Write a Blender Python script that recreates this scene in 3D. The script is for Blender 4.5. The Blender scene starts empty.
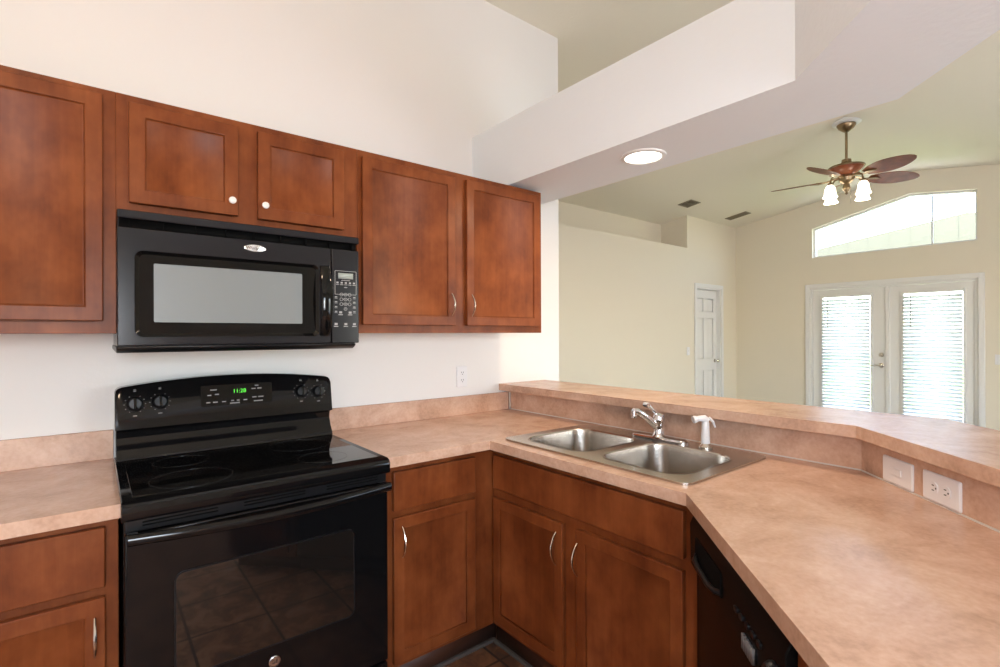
import bpy, bmesh, math, random
from math import sin, cos, pi, radians, atan2
from mathutils import Matrix, Vector
from mathutils.geometry import tessellate_polygon
random.seed(7)
SC = bpy.context.scene
COL = SC.collection

# ------------------------------------------------------------------ camera
YAW, ROLL, PITCH = 0.6774, -0.0036, 0.0006
F_ = Vector((sin(YAW) * cos(PITCH), cos(YAW) * cos(PITCH), sin(PITCH)))
R_ = Vector((cos(YAW), -sin(YAW), 0))
U_ = R_.cross(F_)
r_ = R_ * cos(ROLL) + U_ * sin(ROLL)
u_ = -R_ * sin(ROLL) + U_ * cos(ROLL)
cd = bpy.data.cameras.new('camera')
cd.lens = 504.19 * 36 / 1000
cd.sensor_width = 36
cd.shift_y = 0.00043
cd.clip_start = 0.02
cam = bpy.data.objects.new('camera', cd)
COL.objects.link(cam)
M = Matrix((r_, u_, -F_)).transposed().to_4x4()
M.translation = (0, 0, 1.3654)
cam.matrix_world = M
SC.camera = cam

# ------------------------------------------------------------------ world, sun, exposure
W_ = bpy.data.worlds.new('sky')
SC.world = W_
W_.use_nodes = True
wn = W_.node_tree
wn.nodes.clear()
sky = wn.nodes.new('ShaderNodeTexSky')
sky.sky_type = 'NISHITA'
sky.sun_disc = False
sky.sun_elevation = radians(50)
sky.sun_rotation = radians(200)
bg = wn.nodes.new('ShaderNodeBackground')
bg.inputs['Strength'].default_value = 1.6
wo = wn.nodes.new('ShaderNodeOutputWorld')
wn.links.new(sky.outputs[0], bg.inputs[0])
wn.links.new(bg.outputs[0], wo.inputs[0])


def lamp(name, kind, loc, energy, color, rot=None, aim=None, **kw):
    l = bpy.data.lights.new(name, kind)
    l.energy = energy
    l.color = color
    for k, v in kw.items():
        setattr(l, k, v)
    o = bpy.data.objects.new(name, l)
    o.location = loc
    if aim is not None:
        o.rotation_euler = (Vector(aim)).to_track_quat('-Z', 'Y').to_euler()
    COL.objects.link(o)
    return o


WARM = (1.0, 0.78, 0.56)
COOL = (0.74, 0.85, 1.0)
lamp('sun', 'SUN', (0, 0, 20), 26.0, (1.0, 0.94, 0.84), aim=(0.35, 0.55, -1.0), angle=0.02)
# daylight coming in through the kitchen window behind the camera
lamp('window_daylight', 'AREA', (-0.75, -2.93, 1.45), 60.0, COOL, aim=(0, 1, 0), shape='RECTANGLE', size=1.5, size_y=1.3)
# added cool fill for the soffit, at an invented opening in the same unseen wall
lamp('side_fill_light', 'AREA', (4.1, -2.93, 1.08), 80.0, (0.74, 0.83, 1.0), aim=(0, 1, 0), shape='RECTANGLE', size=2.1, size_y=1.95)
# daylight arriving at the french doors and at the gable window (portals for the sky)
lamp('door_portal', 'AREA', (8.32, 2.0, 1.1), 1.0, (1, 1, 1), aim=(-1, 0, 0), shape='RECTANGLE', size=1.9, size_y=1.9).data.cycles.is_portal = True
lamp('gable_portal', 'AREA', (8.32, 2.0, 2.8), 1.0, (1, 1, 1), aim=(-1, 0, 0), shape='RECTANGLE', size=1.9, size_y=0.8).data.cycles.is_portal = True
# lamps of the house
lamp('can_lamp', 'AREA', (1.892, 1.338, 2.135), 11.0, (1.0, 0.76, 0.54), aim=(0, 0, -1), shape='DISK', size=0.13)
lamp('kitchen_ceiling_lamp', 'POINT', (-0.60, 0.30, 2.90), 34.0, (1.0, 0.76, 0.53), shadow_soft_size=0.12)

# the photographer's flash, in a small softbox beside and behind the camera
lamp('flash_softbox', 'AREA', (-0.10, -0.40, 1.45), 20.0, (0.82, 0.89, 1.0), aim=(0.76, 0.62, 0.16), shape='RECTANGLE', size=0.4, size_y=0.4)

vs = SC.view_settings
vs.view_transform = 'Standard'
vs.look = 'None'
vs.gamma = 1
vs.use_curve_mapping = False
vs.exposure = -0.17
SC.cycles.max_bounces = 10
SC.cycles.diffuse_bounces = 6
SC.cycles.glossy_bounces = 5
SC.cycles.transparent_max_bounces = 16
SC.cycles.sample_clamp_indirect = 8
SC.cycles.caustics_reflective = False
SC.cycles.caustics_refractive = False

# ------------------------------------------------------------------ materials


def mat(name, base, rough=0.5, metal=0.0, spec=0.5, coat=0.0, coat_rough=0.05, emit=None, estr=0.0, trans=0.0):
    m = bpy.data.materials.new(name)
    m.use_nodes = True
    b = m.node_tree.nodes['Principled BSDF']
    b.inputs['Base Color'].default_value = (*base, 1)
    b.inputs['Roughness'].default_value = rough
    b.inputs['Metallic'].default_value = metal
    b.inputs['Specular IOR Level'].default_value = spec
    b.inputs['Coat Weight'].default_value = coat
    b.inputs['Coat Roughness'].default_value = coat_rough
    b.inputs['Transmission Weight'].default_value = trans
    if emit:
        b.inputs['Emission Color'].default_value = (*emit, 1)
        b.inputs['Emission Strength'].default_value = estr
    return m


def N(m, t, **kw):
    n = m.node_tree.nodes.new(t)
    for k, v in kw.items():
        if k in n.inputs:
            n.inputs[k].default_value = v
        else:
            setattr(n, k, v)
    return n


def L(m, a, b):
    m.node_tree.links.new(a, b)


def ramp(m, fac, stops):
    r = N(m, 'ShaderNodeValToRGB')
    e = r.color_ramp.elements
    while len(e) < len(stops):
        e.new(0.5)
    for k, (p, c) in enumerate(stops):
        e[k].position = p
        e[k].color = (*c, 1)
    L(m, fac, r.inputs[0])
    return r.outputs[0]


def bump(m, h, strength, dist):
    b = N(m, 'ShaderNodeBump', Strength=strength, Distance=dist)
    L(m, h, b.inputs['Height'])
    L(m, b.outputs[0], m.node_tree.nodes['Principled BSDF'].inputs['Normal'])


def coords(m, scale):
    g = N(m, 'ShaderNodeNewGeometry')
    mp = N(m, 'ShaderNodeMapping')
    mp.inputs['Scale'].default_value = scale
    L(m, g.outputs['Position'], mp.inputs[0])
    return mp.outputs[0]


def paint(name, col, bumpy=0.12, scale=70):
    m = mat(name, col, 0.7, spec=0.25)
    n = N(m, 'ShaderNodeTexNoise', Scale=1.0, Detail=3.0)
    L(m, coords(m, (scale,) * 3), n.inputs[0])
    bump(m, n.outputs[0], bumpy, 0.004)
    return m


def wood(name, dark, mid, light, rough=0.38, grain=(40, 40, 2.2)):
    m = mat(name, mid, rough, spec=0.16, coat=0.04, coat_rough=0.3)
    n1 = N(m, 'ShaderNodeTexNoise', Scale=1.0, Detail=4.0, Roughness=0.6)
    L(m, coords(m, (7, 7, 5)), n1.inputs[0])
    n2 = N(m, 'ShaderNodeTexNoise', Scale=1.0, Detail=6.0, Roughness=0.65, Distortion=0.4)
    L(m, coords(m, grain), n2.inputs[0])
    mx = N(m, 'ShaderNodeMix')
    mx.inputs[0].default_value = 0.24
    L(m, n1.outputs[0], mx.inputs[2])
    L(m, n2.outputs[0], mx.inputs[3])
    c = ramp(m, mx.outputs[0], [(0.33, dark), (0.5, mid), (0.68, light)])
    L(m, c, m.node_tree.nodes['Principled BSDF'].inputs['Base Color'])
    bump(m, n2.outputs[0], 0.05, 0.001)
    return m


def laminate(name):
    m = mat(name, (.5, .33, .24), 0.27, spec=0.5)
    n1 = N(m, 'ShaderNodeTexNoise', Scale=1.0, Detail=8.0, Roughness=0.68, Distortion=0.5)
    L(m, coords(m, (6, 6, 6)), n1.inputs[0])
    n2 = N(m, 'ShaderNodeTexNoise', Scale=1.0, Detail=3.0)
    L(m, coords(m, (90, 90, 90)), n2.inputs[0])
    mx = N(m, 'ShaderNodeMix')
    mx.inputs[0].default_value = 0.22
    L(m, n1.outputs[0], mx.inputs[2])
    L(m, n2.outputs[0], mx.inputs[3])
    c = ramp(m, mx.outputs[0], [(0.30, (.38, .225, .155)), (0.47, (.55, .350, .250)), (0.68, (.68, .47, .36))])
    L(m, c, m.node_tree.nodes['Principled BSDF'].inputs['Base Color'])
    return m


def tiles(name):
    m = mat(name, (.3, .15, .1), 0.35, spec=0.5)
    br = N(m, 'ShaderNodeTexBrick', Scale=1.0)
    br.offset = 0
    br.inputs['Mortar Size'].default_value = 0.006
    br.inputs['Brick Width'].default_value = 0.33
    br.inputs['Row Height'].default_value = 0.33
    br.inputs['Mortar Smooth'].default_value = 0.1
    br.inputs['Color1'].default_value = (0, 0, 0, 1)
    br.inputs['Color2'].default_value = (1, 1, 1, 1)
    L(m, coords(m, (1, 1, 1)), br.inputs[0])
    n = N(m, 'ShaderNodeTexNoise', Scale=1.0, Detail=7.0, Roughness=0.65, Distortion=0.8)
    L(m, coords(m, (9, 9, 9)), n.inputs[0])
    c = ramp(m, n.outputs[0], [(0.3, (.22, .17, .15)), (0.47, (.42, .22, .14)), (0.6, (.70, .40, .25)), (0.75, (.50, .44, .40))])
    mx = N(m, 'ShaderNodeMix')
    mx.data_type = 'RGBA'
    L(m, br.outputs['Fac'], mx.inputs[0])
    L(m, c, mx.inputs[6])
    mx.inputs[7].default_value = (.13, .10, .085, 1)
    L(m, mx.outputs[2], m.node_tree.nodes['Principled BSDF'].inputs['Base Color'])
    bump(m, br.outputs['Fac'], -0.4, 0.003)
    return m


def glass(name, tint=(1, 1, 1)):
    m = bpy.data.materials.new(name)
    m.use_nodes = True
    nt = m.node_tree
    nt.nodes.clear()
    o = nt.nodes.new('ShaderNodeOutputMaterial')
    t = nt.nodes.new('ShaderNodeBsdfTransparent')
    t.inputs[0].default_value = (*tint, 1)
    g = nt.nodes.new('ShaderNodeBsdfGlossy')
    g.inputs['Roughness'].default_value = 0.02
    f = nt.nodes.new('ShaderNodeFresnel')
    x = nt.nodes.new('ShaderNodeMixShader')
    gm = nt.nodes.new('ShaderNodeNewGeometry')
    mu = nt.nodes.new('ShaderNodeMath')
    mu.operation = 'MULTIPLY'
    inv = nt.nodes.new('ShaderNodeMath')
    inv.operation = 'SUBTRACT'
    inv.inputs[0].default_value = 1.0
    nt.links.new(gm.outputs['Backfacing'], inv.inputs[1])
    nt.links.new(f.outputs[0], mu.inputs[0])
    nt.links.new(inv.outputs[0], mu.inputs[1])
    nt.links.new(mu.outputs[0], x.inputs[0])
    nt.links.new(t.outputs[0], x.inputs[1])
    nt.links.new(g.outputs[0], x.inputs[2])
    nt.links.new(x.outputs[0], o.inputs[0])
    return m


def brushed(name):
    return mat(name, (.50, .46, .41), 0.25, 1.0)


def slat(name):
    m = mat(name, (.86, .86, .84), 0.45)
    b = m.node_tree.nodes['Principled BSDF']
    t = N(m, 'ShaderNodeBsdfTranslucent')
    t.inputs[0].default_value = (.9, .9, .88, 1)
    x = N(m, 'ShaderNodeMixShader')
    x.inputs[0].default_value = 0.7
    L(m, b.outputs[0], x.inputs[1])
    L(m, t.outputs[0], x.inputs[2])
    L(m, x.outputs[0], m.node_tree.nodes['Material Output'].inputs[0])
    return m


m_white = paint('paint_kitchen', (.82, .80, .78), 0.14, 60)
m_soffit = paint('soffit_cool_tint', (.78, .82, .85), 0.3, 45)  # bluish tint put into the colour to offset pink light bounced off the counter
m_ceiling = paint('paint_ceiling', (.81, .765, .65), 0.25, 45)
m_cream = paint('paint_living', (.79, .725, .60), 0.1, 60)
m_trim = mat('trim_white', (.80, .79, .77), 0.4)
m_wood = wood('cabinet_wood', (.108, .026, .008), (.182, .048, .014), (.255, .076, .023))
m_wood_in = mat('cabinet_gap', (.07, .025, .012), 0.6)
m_lam = laminate('laminate')
m_caulk = mat('caulk', (.62, .58, .53), 0.5)
m_tile = tiles('floor_tiles')
m_bounce = paint('bounce_beige', (.44, .40, .34), .5, 300)  # invented pale floor covering, added to bounce neutral light onto soffit and ceiling
m_black = mat('black_enamel', (.0045, .0045, .005), 0.08, spec=0.34)
m_blackp = mat('black_plastic', (.008, .008, .009), 0.28, spec=0.35)
m_mwblack = mat('microwave_black', (.012, .012, .015), 0.17, spec=0.33)
m_dw = mat('dishwasher_black', (.005, .005, .005), 0.25, spec=0.1)
m_bglass = mat('black_glass', (.004, .004, .004), 0.04, spec=0.3)
m_oglass = mat('oven_window_glass', (.010, .008, .007), 0.03, spec=0.85)
m_void = mat('dark_gap', (.003, .003, .003), 0.8, spec=0.1)
m_mesh = mat('door_screen_grey', (.20, .22, .23), 0.3, spec=0.4, coat=0.2)
m_ring = mat('burner_mark', (.035, .035, .037), 0.15)
m_mark = mat('panel_print', (.36, .36, .36), 0.5)
m_lcd = mat('lcd', (.36, .41, .39), 0.3)
m_green = mat('clock_digits', (.02, .2, .02), 0.5, emit=(.12, 1.0, .06), estr=1.3)
m_badge = mat('badge_silver', (.75, .75, .77), 0.22, 1.0)
m_chrome = mat('chrome', (.80, .80, .82), 0.07, 1.0)
m_nickel = mat('nickel', (.70, .66, .60), 0.25, 1.0)
m_steel = brushed('sink_steel')
m_knob = mat('white_ceramic', (.80, .78, .76), 0.2)
m_plastic = mat('white_plastic', (.80, .79, .80), 0.3)
m_slot = mat('socket_dark', (.05, .05, .05), 0.6)
m_brass = mat('antique_brass', (.34, .25, .15), 0.28, 1.0)
m_blade = wood('fan_blade_wood', (.10, .030, .012), (.17, .055, .022), (.25, .09, .036), 0.3, (25, 25, 60))
m_motor = mat('fan_motor', (.30, .085, .035), 0.25, coat=0.5)
m_shade = mat('frosted_shade', (.9, .88, .84), 0.4, emit=(1.0, .90, .74), estr=5.0)
m_can = mat('lamp_lens', (.9, .9, .9), 0.4, emit=(1.0, .93, .80), estr=9.0)
m_vent = mat('vent_metal', (.24, .20, .13), 0.5)
m_ventd = mat('vent_dark', (.05, .04, .028), 0.8)
m_slat = slat('blind_slat')
m_glass = glass('window_glass')
m_lawn = mat('lawn', (.25, .33, .12), 0.9)
m_porch = mat('porch_siding', (.17, .165, .115), 0.7)
m_steeltrim = mat('toe_vinyl', (.10, .09, .085), 0.35)

# ------------------------------------------------------------------ mesh helpers
WM = {}


class MB:
    """collects shapes given in world coordinates and links them as one mesh object"""

    def __init__(self, xf=None):
        self.b = bmesh.new()
        self.xf = xf

    def add(self, verts, faces):
        vs = [self.b.verts.new(self.xf @ Vector(v) if self.xf else Vector(v)) for v in verts]
        for f in faces:
            try:
                self.b.faces.new([vs[i] for i in f])
            except ValueError:
                pass
        return vs

    def box(self, x0, x1, y0, y1, z0, z1):
        v = [(x, y, z) for x in (x0, x1) for y in (y0, y1) for z in (z0, z1)]
        self.add(v, [(0, 1, 3, 2), (4, 6, 7, 5), (0, 4, 5, 1), (2, 3, 7, 6), (0, 2, 6, 4), (1, 5, 7, 3)])
        return self

    def plate(self, outer, holes, a, b, m=lambda u, v, w: (u, v, w)):
        """2D polygon with holes, extruded from w=a to w=b; m maps (u,v,w) to xyz"""
        loops = [outer] + list(holes)
        pts = [p for l in loops for p in l]
        tri = tessellate_polygon([[Vector((p[0], p[1], 0)) for p in l] for l in loops])
        n = len(pts)
        V = [m(p[0], p[1], a) for p in pts] + [m(p[0], p[1], b) for p in pts]
        Fc = [tuple(t) for t in tri] + [tuple(i + n for i in reversed(t)) for t in tri]
        k = 0
        for l in loops:
            c = len(l)
            for i in range(c):
                j = (i + 1) % c
                Fc.append((k + i, k + j, k + j + n, k + i + n))
            k += c
        self.add(V, Fc)
        return self

    def loft(self, rings, cap0=True, cap1=True, closed=True):
        n = len(rings[0])
        V = [p for r in rings for p in r]
        Fc = []
        for k in range(len(rings) - 1):
            for i in range(n if closed else n - 1):
                j = (i + 1) % n
                Fc.append((k * n + i, k * n + j, (k + 1) * n + j, (k + 1) * n + i))
        if cap0:
            Fc.append(tuple(range(n)))
        if cap1:
            Fc.append(tuple(range((len(rings) - 1) * n, len(rings) * n)))
        self.add(V, Fc)
        return self

    def lathe(self, c, prof, axis=(0, 0, 1), n=28, cap0=True, cap1=True):
        q = Vector((0, 0, 1)).rotation_difference(Vector(axis).normalized())
        c = Vector(c)
        rings = [[c + q @ Vector((r * cos(2 * pi * i / n), r * sin(2 * pi * i / n), h)) for i in range(n)] for r, h in prof]
        return self.loft(rings, cap0, cap1)

    def tube(self, pts, r, n=10):
        P = [Vector(p) for p in pts]
        rs = r if isinstance(r, (list, tuple)) else [r] * len(P)
        rings = []
        t0 = (P[1] - P[0]).normalized()
        up = Vector((0, 0, 1)) if abs(t0.z) < 0.9 else Vector((1, 0, 0))
        s = t0.cross(up).normalized()
        for i, p in enumerate(P):
            t = (P[min(i + 1, len(P) - 1)] - P[max(i - 1, 0)]).normalized()
            s = (s - t * s.dot(t)).normalized()
            u = t.cross(s)
            rings.append([p + (s * cos(2 * pi * k / n) + u * sin(2 * pi * k / n)) * rs[i] for k in range(n)])
        return self.loft(rings)

    def build(self, name, material, parent=None, bevel=0.0, smooth=True, seg=2):
        bm = self.b
        bmesh.ops.recalc_face_normals(bm, faces=bm.faces)
        W = WM[parent.name] if parent else Matrix()
        bm.transform(W.inverted())
        for e in bm.edges:
            e.smooth = not (len(e.link_faces) == 2 and e.calc_face_angle(0) > radians(32))
        me = bpy.data.meshes.new(name)
        bm.to_mesh(me)
        bm.free()
        for p in me.polygons:
            p.use_smooth = smooth
        me.materials.append(material)
        o = bpy.data.objects.new(name, me)
        COL.objects.link(o)
        if parent:
            o.parent = parent
        WM[o.name] = W
        if bevel:
            md = o.modifiers.new('bevel', 'BEVEL')
            md.width = bevel
            md.segments = seg
            md.limit_method = 'ANGLE'
            md.angle_limit = radians(40)
            md.harden_normals = False
        return o


def thing(name, label, cat, loc=(0, 0, 0), rz=0.0, group=None):
    o = bpy.data.objects.new(name, None)
    o.empty_display_size = 0.1
    o.location = loc
    o.rotation_euler = (0, 0, rz)
    COL.objects.link(o)
    WM[o.name] = Matrix.Translation(loc) @ Matrix.Rotation(rz, 4, 'Z')
    return tag(o, label, cat, group)


def tag(o, label, cat, group=None):
    o['label'] = label
    o['category'] = cat
    if group:
        o['group'] = group
    return o


def struct(o):
    o['kind'] = 'structure'
    return o


def box(x0, x1, y0, y1, z0, z1, xf=None):
    return MB(xf).box(x0, x1, y0, y1, z0, z1)


def rrect(cx, cy, w, h, r, n=7):
    P = []
    for sx, sy, a0 in ((1, 1, 0), (-1, 1, 90), (-1, -1, 180), (1, -1, 270)):
        for k in range(n + 1):
            a = radians(a0 + 90 * k / n)
            P.append((cx + sx * (w / 2 - r) + r * cos(a), cy + sy * (h / 2 - r) + r * sin(a)))
    return P


def text(body, size, M4, material, name, parent, extrude=0.0004, space=1.0):
    """lettering whose reading direction is M4's x axis, and whose up is M4's y axis"""
    cu = bpy.data.curves.new(name, 'FONT')
    cu.body = body
    cu.size = size
    cu.extrude = extrude
    cu.resolution_u = 4
    cu.align_x = 'CENTER'
    cu.align_y = 'CENTER'
    cu.space_character = space
    cu.materials.append(material)
    o = bpy.data.objects.new(name, cu)
    COL.objects.link(o)
    me = bpy.data.meshes.new_from_object(o)
    bpy.data.objects.remove(o)
    bpy.data.curves.remove(cu)
    me.transform(WM[parent.name].inverted() @ M4)
    o = bpy.data.objects.new(name, me)
    COL.objects.link(o)
    o.parent = parent
    WM[o.name] = WM[parent.name]
    return o


def face_to_kitchen(x, y, z, tilt=0.0):
    """frame on a plane facing -y: reading direction +x, up +z"""
    return Matrix.Translation((x, y, z)) @ Matrix.Rotation(radians(90) - tilt, 4, 'X')


# ------------------------------------------------------------------ the room
YA, XA = 2.36, 2.40           # stove wall plane and where it ends
RY, RZ, SL = 1.692, 3.427, 0.1507


def cz(y):
    return RZ - SL * abs(y - RY)


XF, YB, YN = 8.15, 3.99, 4.42
X0, Y0 = -2.2, -3.0
struct(box(X0 - .12, 2.02, Y0 - .12, YN + .12, -0.1, 0).build('floor', m_tile))
struct(box(2.02, XF + .12, Y0 - .12, YN + .12, -0.1, 0).build('floor_living', m_bounce))  # unseen living room floor, surfaced as a light bouncer
MB().plate([(Y0 - .12, cz(Y0 - .12)), (RY, RZ), (YN + .12, cz(YN + .12)), (YN + .12, cz(YN + .12) + .12), (RY, RZ + .12), (Y0 - .12, cz(Y0 - .12) + .12)],
           [], X0 - .12, XF + .12, lambda u, v, w: (w, u, v)).build('ceiling', m_ceiling)
struct(bpy.data.objects['ceiling'])

MB().plate([(X0, 0), (XA, 0), (XA, cz(YA)), (X0, cz(YA))], [], YA, YA + .12, lambda u, v, w: (u, w, v)).build('wall_back', m_white)
struct(bpy.data.objects['wall_back'])
struct(MB().plate([(YA + .12, 0), (YN, 0), (YN, cz(YN)), (YA + .12, cz(YA + .12))], [], XA - .12, XA, lambda u, v, w: (w, u, v)).build('wall_hall', m_cream))
struct(MB().plate([(Y0, 0), (YA + .12, 0), (YA + .12, cz(YA + .12)), (RY, RZ), (Y0, cz(Y0))], [], X0 - .12, X0, lambda u, v, w: (w, u, v)).build('wall_left', m_white))
# wall behind the camera: kitchen window opening, and an invented one for the side fill
struct(MB().plate([(X0, 0), (XF, 0), (XF, cz(Y0)), (X0, cz(Y0))],
                  [[(-1.5, .8), (0, .8), (0, 2.1), (-1.5, 2.1)], [(3.0, .05), (5.2, .05), (5.2, 2.1), (3.0, 2.1)]],
                  Y0 - .12, Y0, lambda u, v, w: (u, w, v)).build('wall_front', m_white))
# living room wall with the plant ledge and the panel door's opening
DX0, DX1, DZ = 6.935, 7.650, 2.055
ZN = 2.607
XR = 6.695
struct(MB().plate([(XA, 0), (DX0, 0), (DX0, DZ), (DX1, DZ), (DX1, 0), (XF, 0), (XF, cz(YB)), (XR, cz(YB)), (XR, ZN), (XA, ZN)], [], YB, YB + .11,
                  lambda u, v, w: (u, w, v)).build('wall_living', m_cream))
struct(MB().plate([(XA, 0), (XF, 0), (XF, cz(YN)), (XA, cz(YN))], [], YN, YN + .12, lambda u, v, w: (u, w, v)).build('wall_niche', m_cream))
struct(box(XA, XR, YB + .11, YN, ZN - .1, ZN).build('niche_ledge', m_cream))
struct(MB().plate([(YB + .11, 0), (YN, 0), (YN, cz(YN)), (YB + .11, cz(YB + .11))], [], XR, XR + .1, lambda u, v, w: (w, u, v)).build('wall_niche_side', m_cream))
# far gable wall: french door opening and gable window
TR = [(1.107, 2.461), (2.87, 2.459), (2.87, 2.882), (1.75, 3.155), (1.107, 3.068)]
FD0, FD1, FDZ = 1.10, 2.90, 2.015
struct(MB().plate([(Y0, 0), (FD0, 0), (FD0, FDZ), (FD1, FDZ), (FD1, 0), (YB, 0), (YB, cz(YB)), (RY, RZ), (Y0, cz(Y0))], [TR], XF, XF + .14,
                  lambda u, v, w: (w, u, v)).build('wall_far', m_cream))

# soffit over the sink run, turning 45 degrees
SB, ST = 2.150, 2.497
sof = [(1.697, YA), (1.697, .643), (1.697 - 1.7, .643 - 1.7), (2.105 - 1.7, .480 - 1.7), (2.105, .480), (2.105, YA)]
struct(MB().plate(sof, [], SB, ST).build('soffit', m_soffit))
# half wall that carries the bar
hw = [(1.968, YA), (1.968, .543), (.968 + .05, .543 - .95), (1.085 + .05, -.575 + .06), (2.075, .500 - .075), (2.075, YA)]
struct(MB().plate(hw, [], 0, 1.030).build('wall_peninsula', m_white))

# lawn and porch outside the doors
struct(box(XF + .5, 40, -20, 24, -0.25, -0.12).build('ground_lawn', m_lawn))
struct(box(XF + .14, XF + 3.4, -1.5, 5.5, -0.12, -0.02).build('ground_patio', mat('patio_concrete', (.55, .53, .48), .8)))
pg = MB()
pg.plate([(-1.6, 2.62), (5.9, 2.62), (5.9, 2.70), (1.62, 3.31), (-1.6, 2.85)], [], 11.0, 11.06, lambda u, v, w: (w, u, v))
for k in range(24):
    y = -1.4 + k * .31
    pg.box(10.997, 11.0, y, y + .015, 2.62, min(3.31 - .143 * abs(y - 1.62), 3.3) - .02)
pg = struct(pg.build('trim_9', m_porch))
pp = MB()
for y in (-1.5, 5.75):
    pp.box(10.98, 11.08, y, y + .1, -.02, 2.62)
pp = struct(pp.build('trim_10', m_trim))

# gable window over the french doors
def inset(P, d):
    c = Vector((sum(p[0] for p in P) / len(P), sum(p[1] for p in P) / len(P)))
    out = []
    n = len(P)
    for i in range(n):
        a, b, c2 = Vector(P[i - 1]), Vector(P[i]), Vector(P[(i + 1) % n])
        e1, e2 = (b - a).normalized(), (c2 - b).normalized()
        n1, n2 = Vector((-e1.y, e1.x)), Vector((-e2.y, e2.x))
        k = (n1 + n2)
        out.append(tuple(b + k * (d / (1 + n1.dot(n2)))))
    return out


w1 = thing('window_1', 'window', 'window', (XF, 2, 2.46))
del w1['label'], w1['category']
struct(w1)
MB().plate(TR, [inset(TR, .022)], XF + .06, XF + .12, lambda u, v, w: (w, u, v)).build('window_frame', m_trim, w1, .002)
MB().plate(inset(TR, .022), [], XF + .088, XF + .092, lambda u, v, w: (w, u, v)).build('pane', m_glass, w1)
box(XF + .07, XF + .10, 1.525, 1.540, 2.48, 3.09).build('mullion', m_trim, w1)

# french doors
d1 = thing('door_1', 'door', 'door', (XF, 2, 0))
del d1['label'], d1['category']
struct(d1)
CW = .058
MB().plate([(FD0 - CW, 0), (FD0, 0), (FD0, FDZ), (FD1, FDZ), (FD1, 0), (FD1 + CW, 0), (FD1 + CW, FDZ + CW), (FD0 - CW, FDZ + CW)], [], XF - .022, XF - .001,
           lambda u, v, w: (w, u, v)).build('casing', m_trim, d1, .005)
MB().plate([(FD0, 0), (FD0 + .03, 0), (FD0 + .03, FDZ - .03), (FD1 - .03, FDZ - .03), (FD1 - .03, 0), (FD1, 0), (FD1, FDZ), (FD0, FDZ)], [], XF, XF + .13,
           lambda u, v, w: (w, u, v)).build('jamb', m_trim, d1)
leafs = {}
for nm, y0, y1, g0, g1 in (('l', 1.995, 2.868, 2.165, 2.744), ('r', 1.132, 1.985, 1.234, 1.813)):
    zt = FDZ - .034
    G = [(g0, .26), (g1, .26), (g1, 1.878), (g0, 1.878)]
    lf = MB().plate([(y0, .01), (y1, .01), (y1, zt), (y0, zt)], [G], XF + .02, XF + .065, lambda u, v, w: (w, u, v)).build('door_leaf', m_trim, d1, .002)
    GI = [(g0 - .028, .232), (g1 + .028, .232), (g1 + .028, 1.906), (g0 - .028, 1.906)]
    MB().plate(GI, [inset(GI, .030)], XF + .004, XF + .020, lambda u, v, w: (w, u, v)).build('glass_bead', m_trim, lf, .004)
    box(XF + .020, XF + .044, g0, g1, .26, 1.878).build('pane', m_glass, lf)
    leafs[nm] = lf
box(XF + .002, XF + .020, 1.955, 2.002, .01, FDZ - .034).build('astragal', m_trim, leafs['r'], .004)
MB().lathe((XF + .020, 2.05, 1.072), [(.03, 0), (.03, .008), (.022, .016), (.012, .017), (.010, .03)], (-1, 0, 0)).build('deadbolt', m_nickel, leafs['l'])
hb = MB().lathe((XF + .020, 2.05, .932), [(.032, 0), (.032, .008), (.018, .014), (.012, .05)], (-1, 0, 0))
hb.tube([(XF - .030, 2.05, .932), (XF - .036, 2.08, .934), (XF - .036, 2.12, .934), (XF - .030, 2.16, .930)], [.011, .009, .008, .006])
hb.build('door_handle', m_nickel, leafs['l'])

# blinds over the two glass lights
for g0, g1, lab in ((2.165, 2.744, 'white slatted blind on the left french door, beside the door handle'),
                    (1.234, 1.813, 'white slatted blind on the right french door, without a door handle')):
    bl = thing('window_blind', lab, 'blind', (XF, (g0 + g1) / 2, 0), group='blinds on the french doors')
    box(XF - .036, XF + .002, g0 - .006, g1 + .006, 1.868, 1.905).build('head_rail', m_trim, bl, .002)
    s = MB()
    z = .30
    while z < 1.86:
        M4 = Matrix.Translation((XF - .018, 0, z)) @ Matrix.Rotation(radians(50), 4, 'Y')
        s.xf = M4
        s.box(-.022, .022, g0 + .003, g1 - .003, -.0012, .0012)
        z += .046
    s.build('slat', m_slat, bl)
    box(XF - .034, XF - .002, g0 + .002, g1 - .002, .26, .275).build('bottom_rail', m_trim, bl, .002)
    c = MB()
    for y in (g0 + .1, (g0 + g1) / 2, g1 - .1):
        for x in (XF - .037, XF + .001):
            c.tube([(x, y, .27), (x, y, 1.87)], .0012, 5)
    c.build('ladder_cord', m_slat, bl)
    MB().tube([(XF - .042, g1 - .085, 1.87), (XF - .044, g1 - .085, 1.42)], .004, 8).build('wand', mat('wand_grey', (.35, .35, .36), .3), bl)
    MB().tube([(XF - .042, g0 + .12, 1.87), (XF - .042, g0 + .12, 1.80)], [.002, .006], 8).build('cord_tassel', mat('tassel_grey', (.35, .35, .36), .4), bl)

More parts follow.
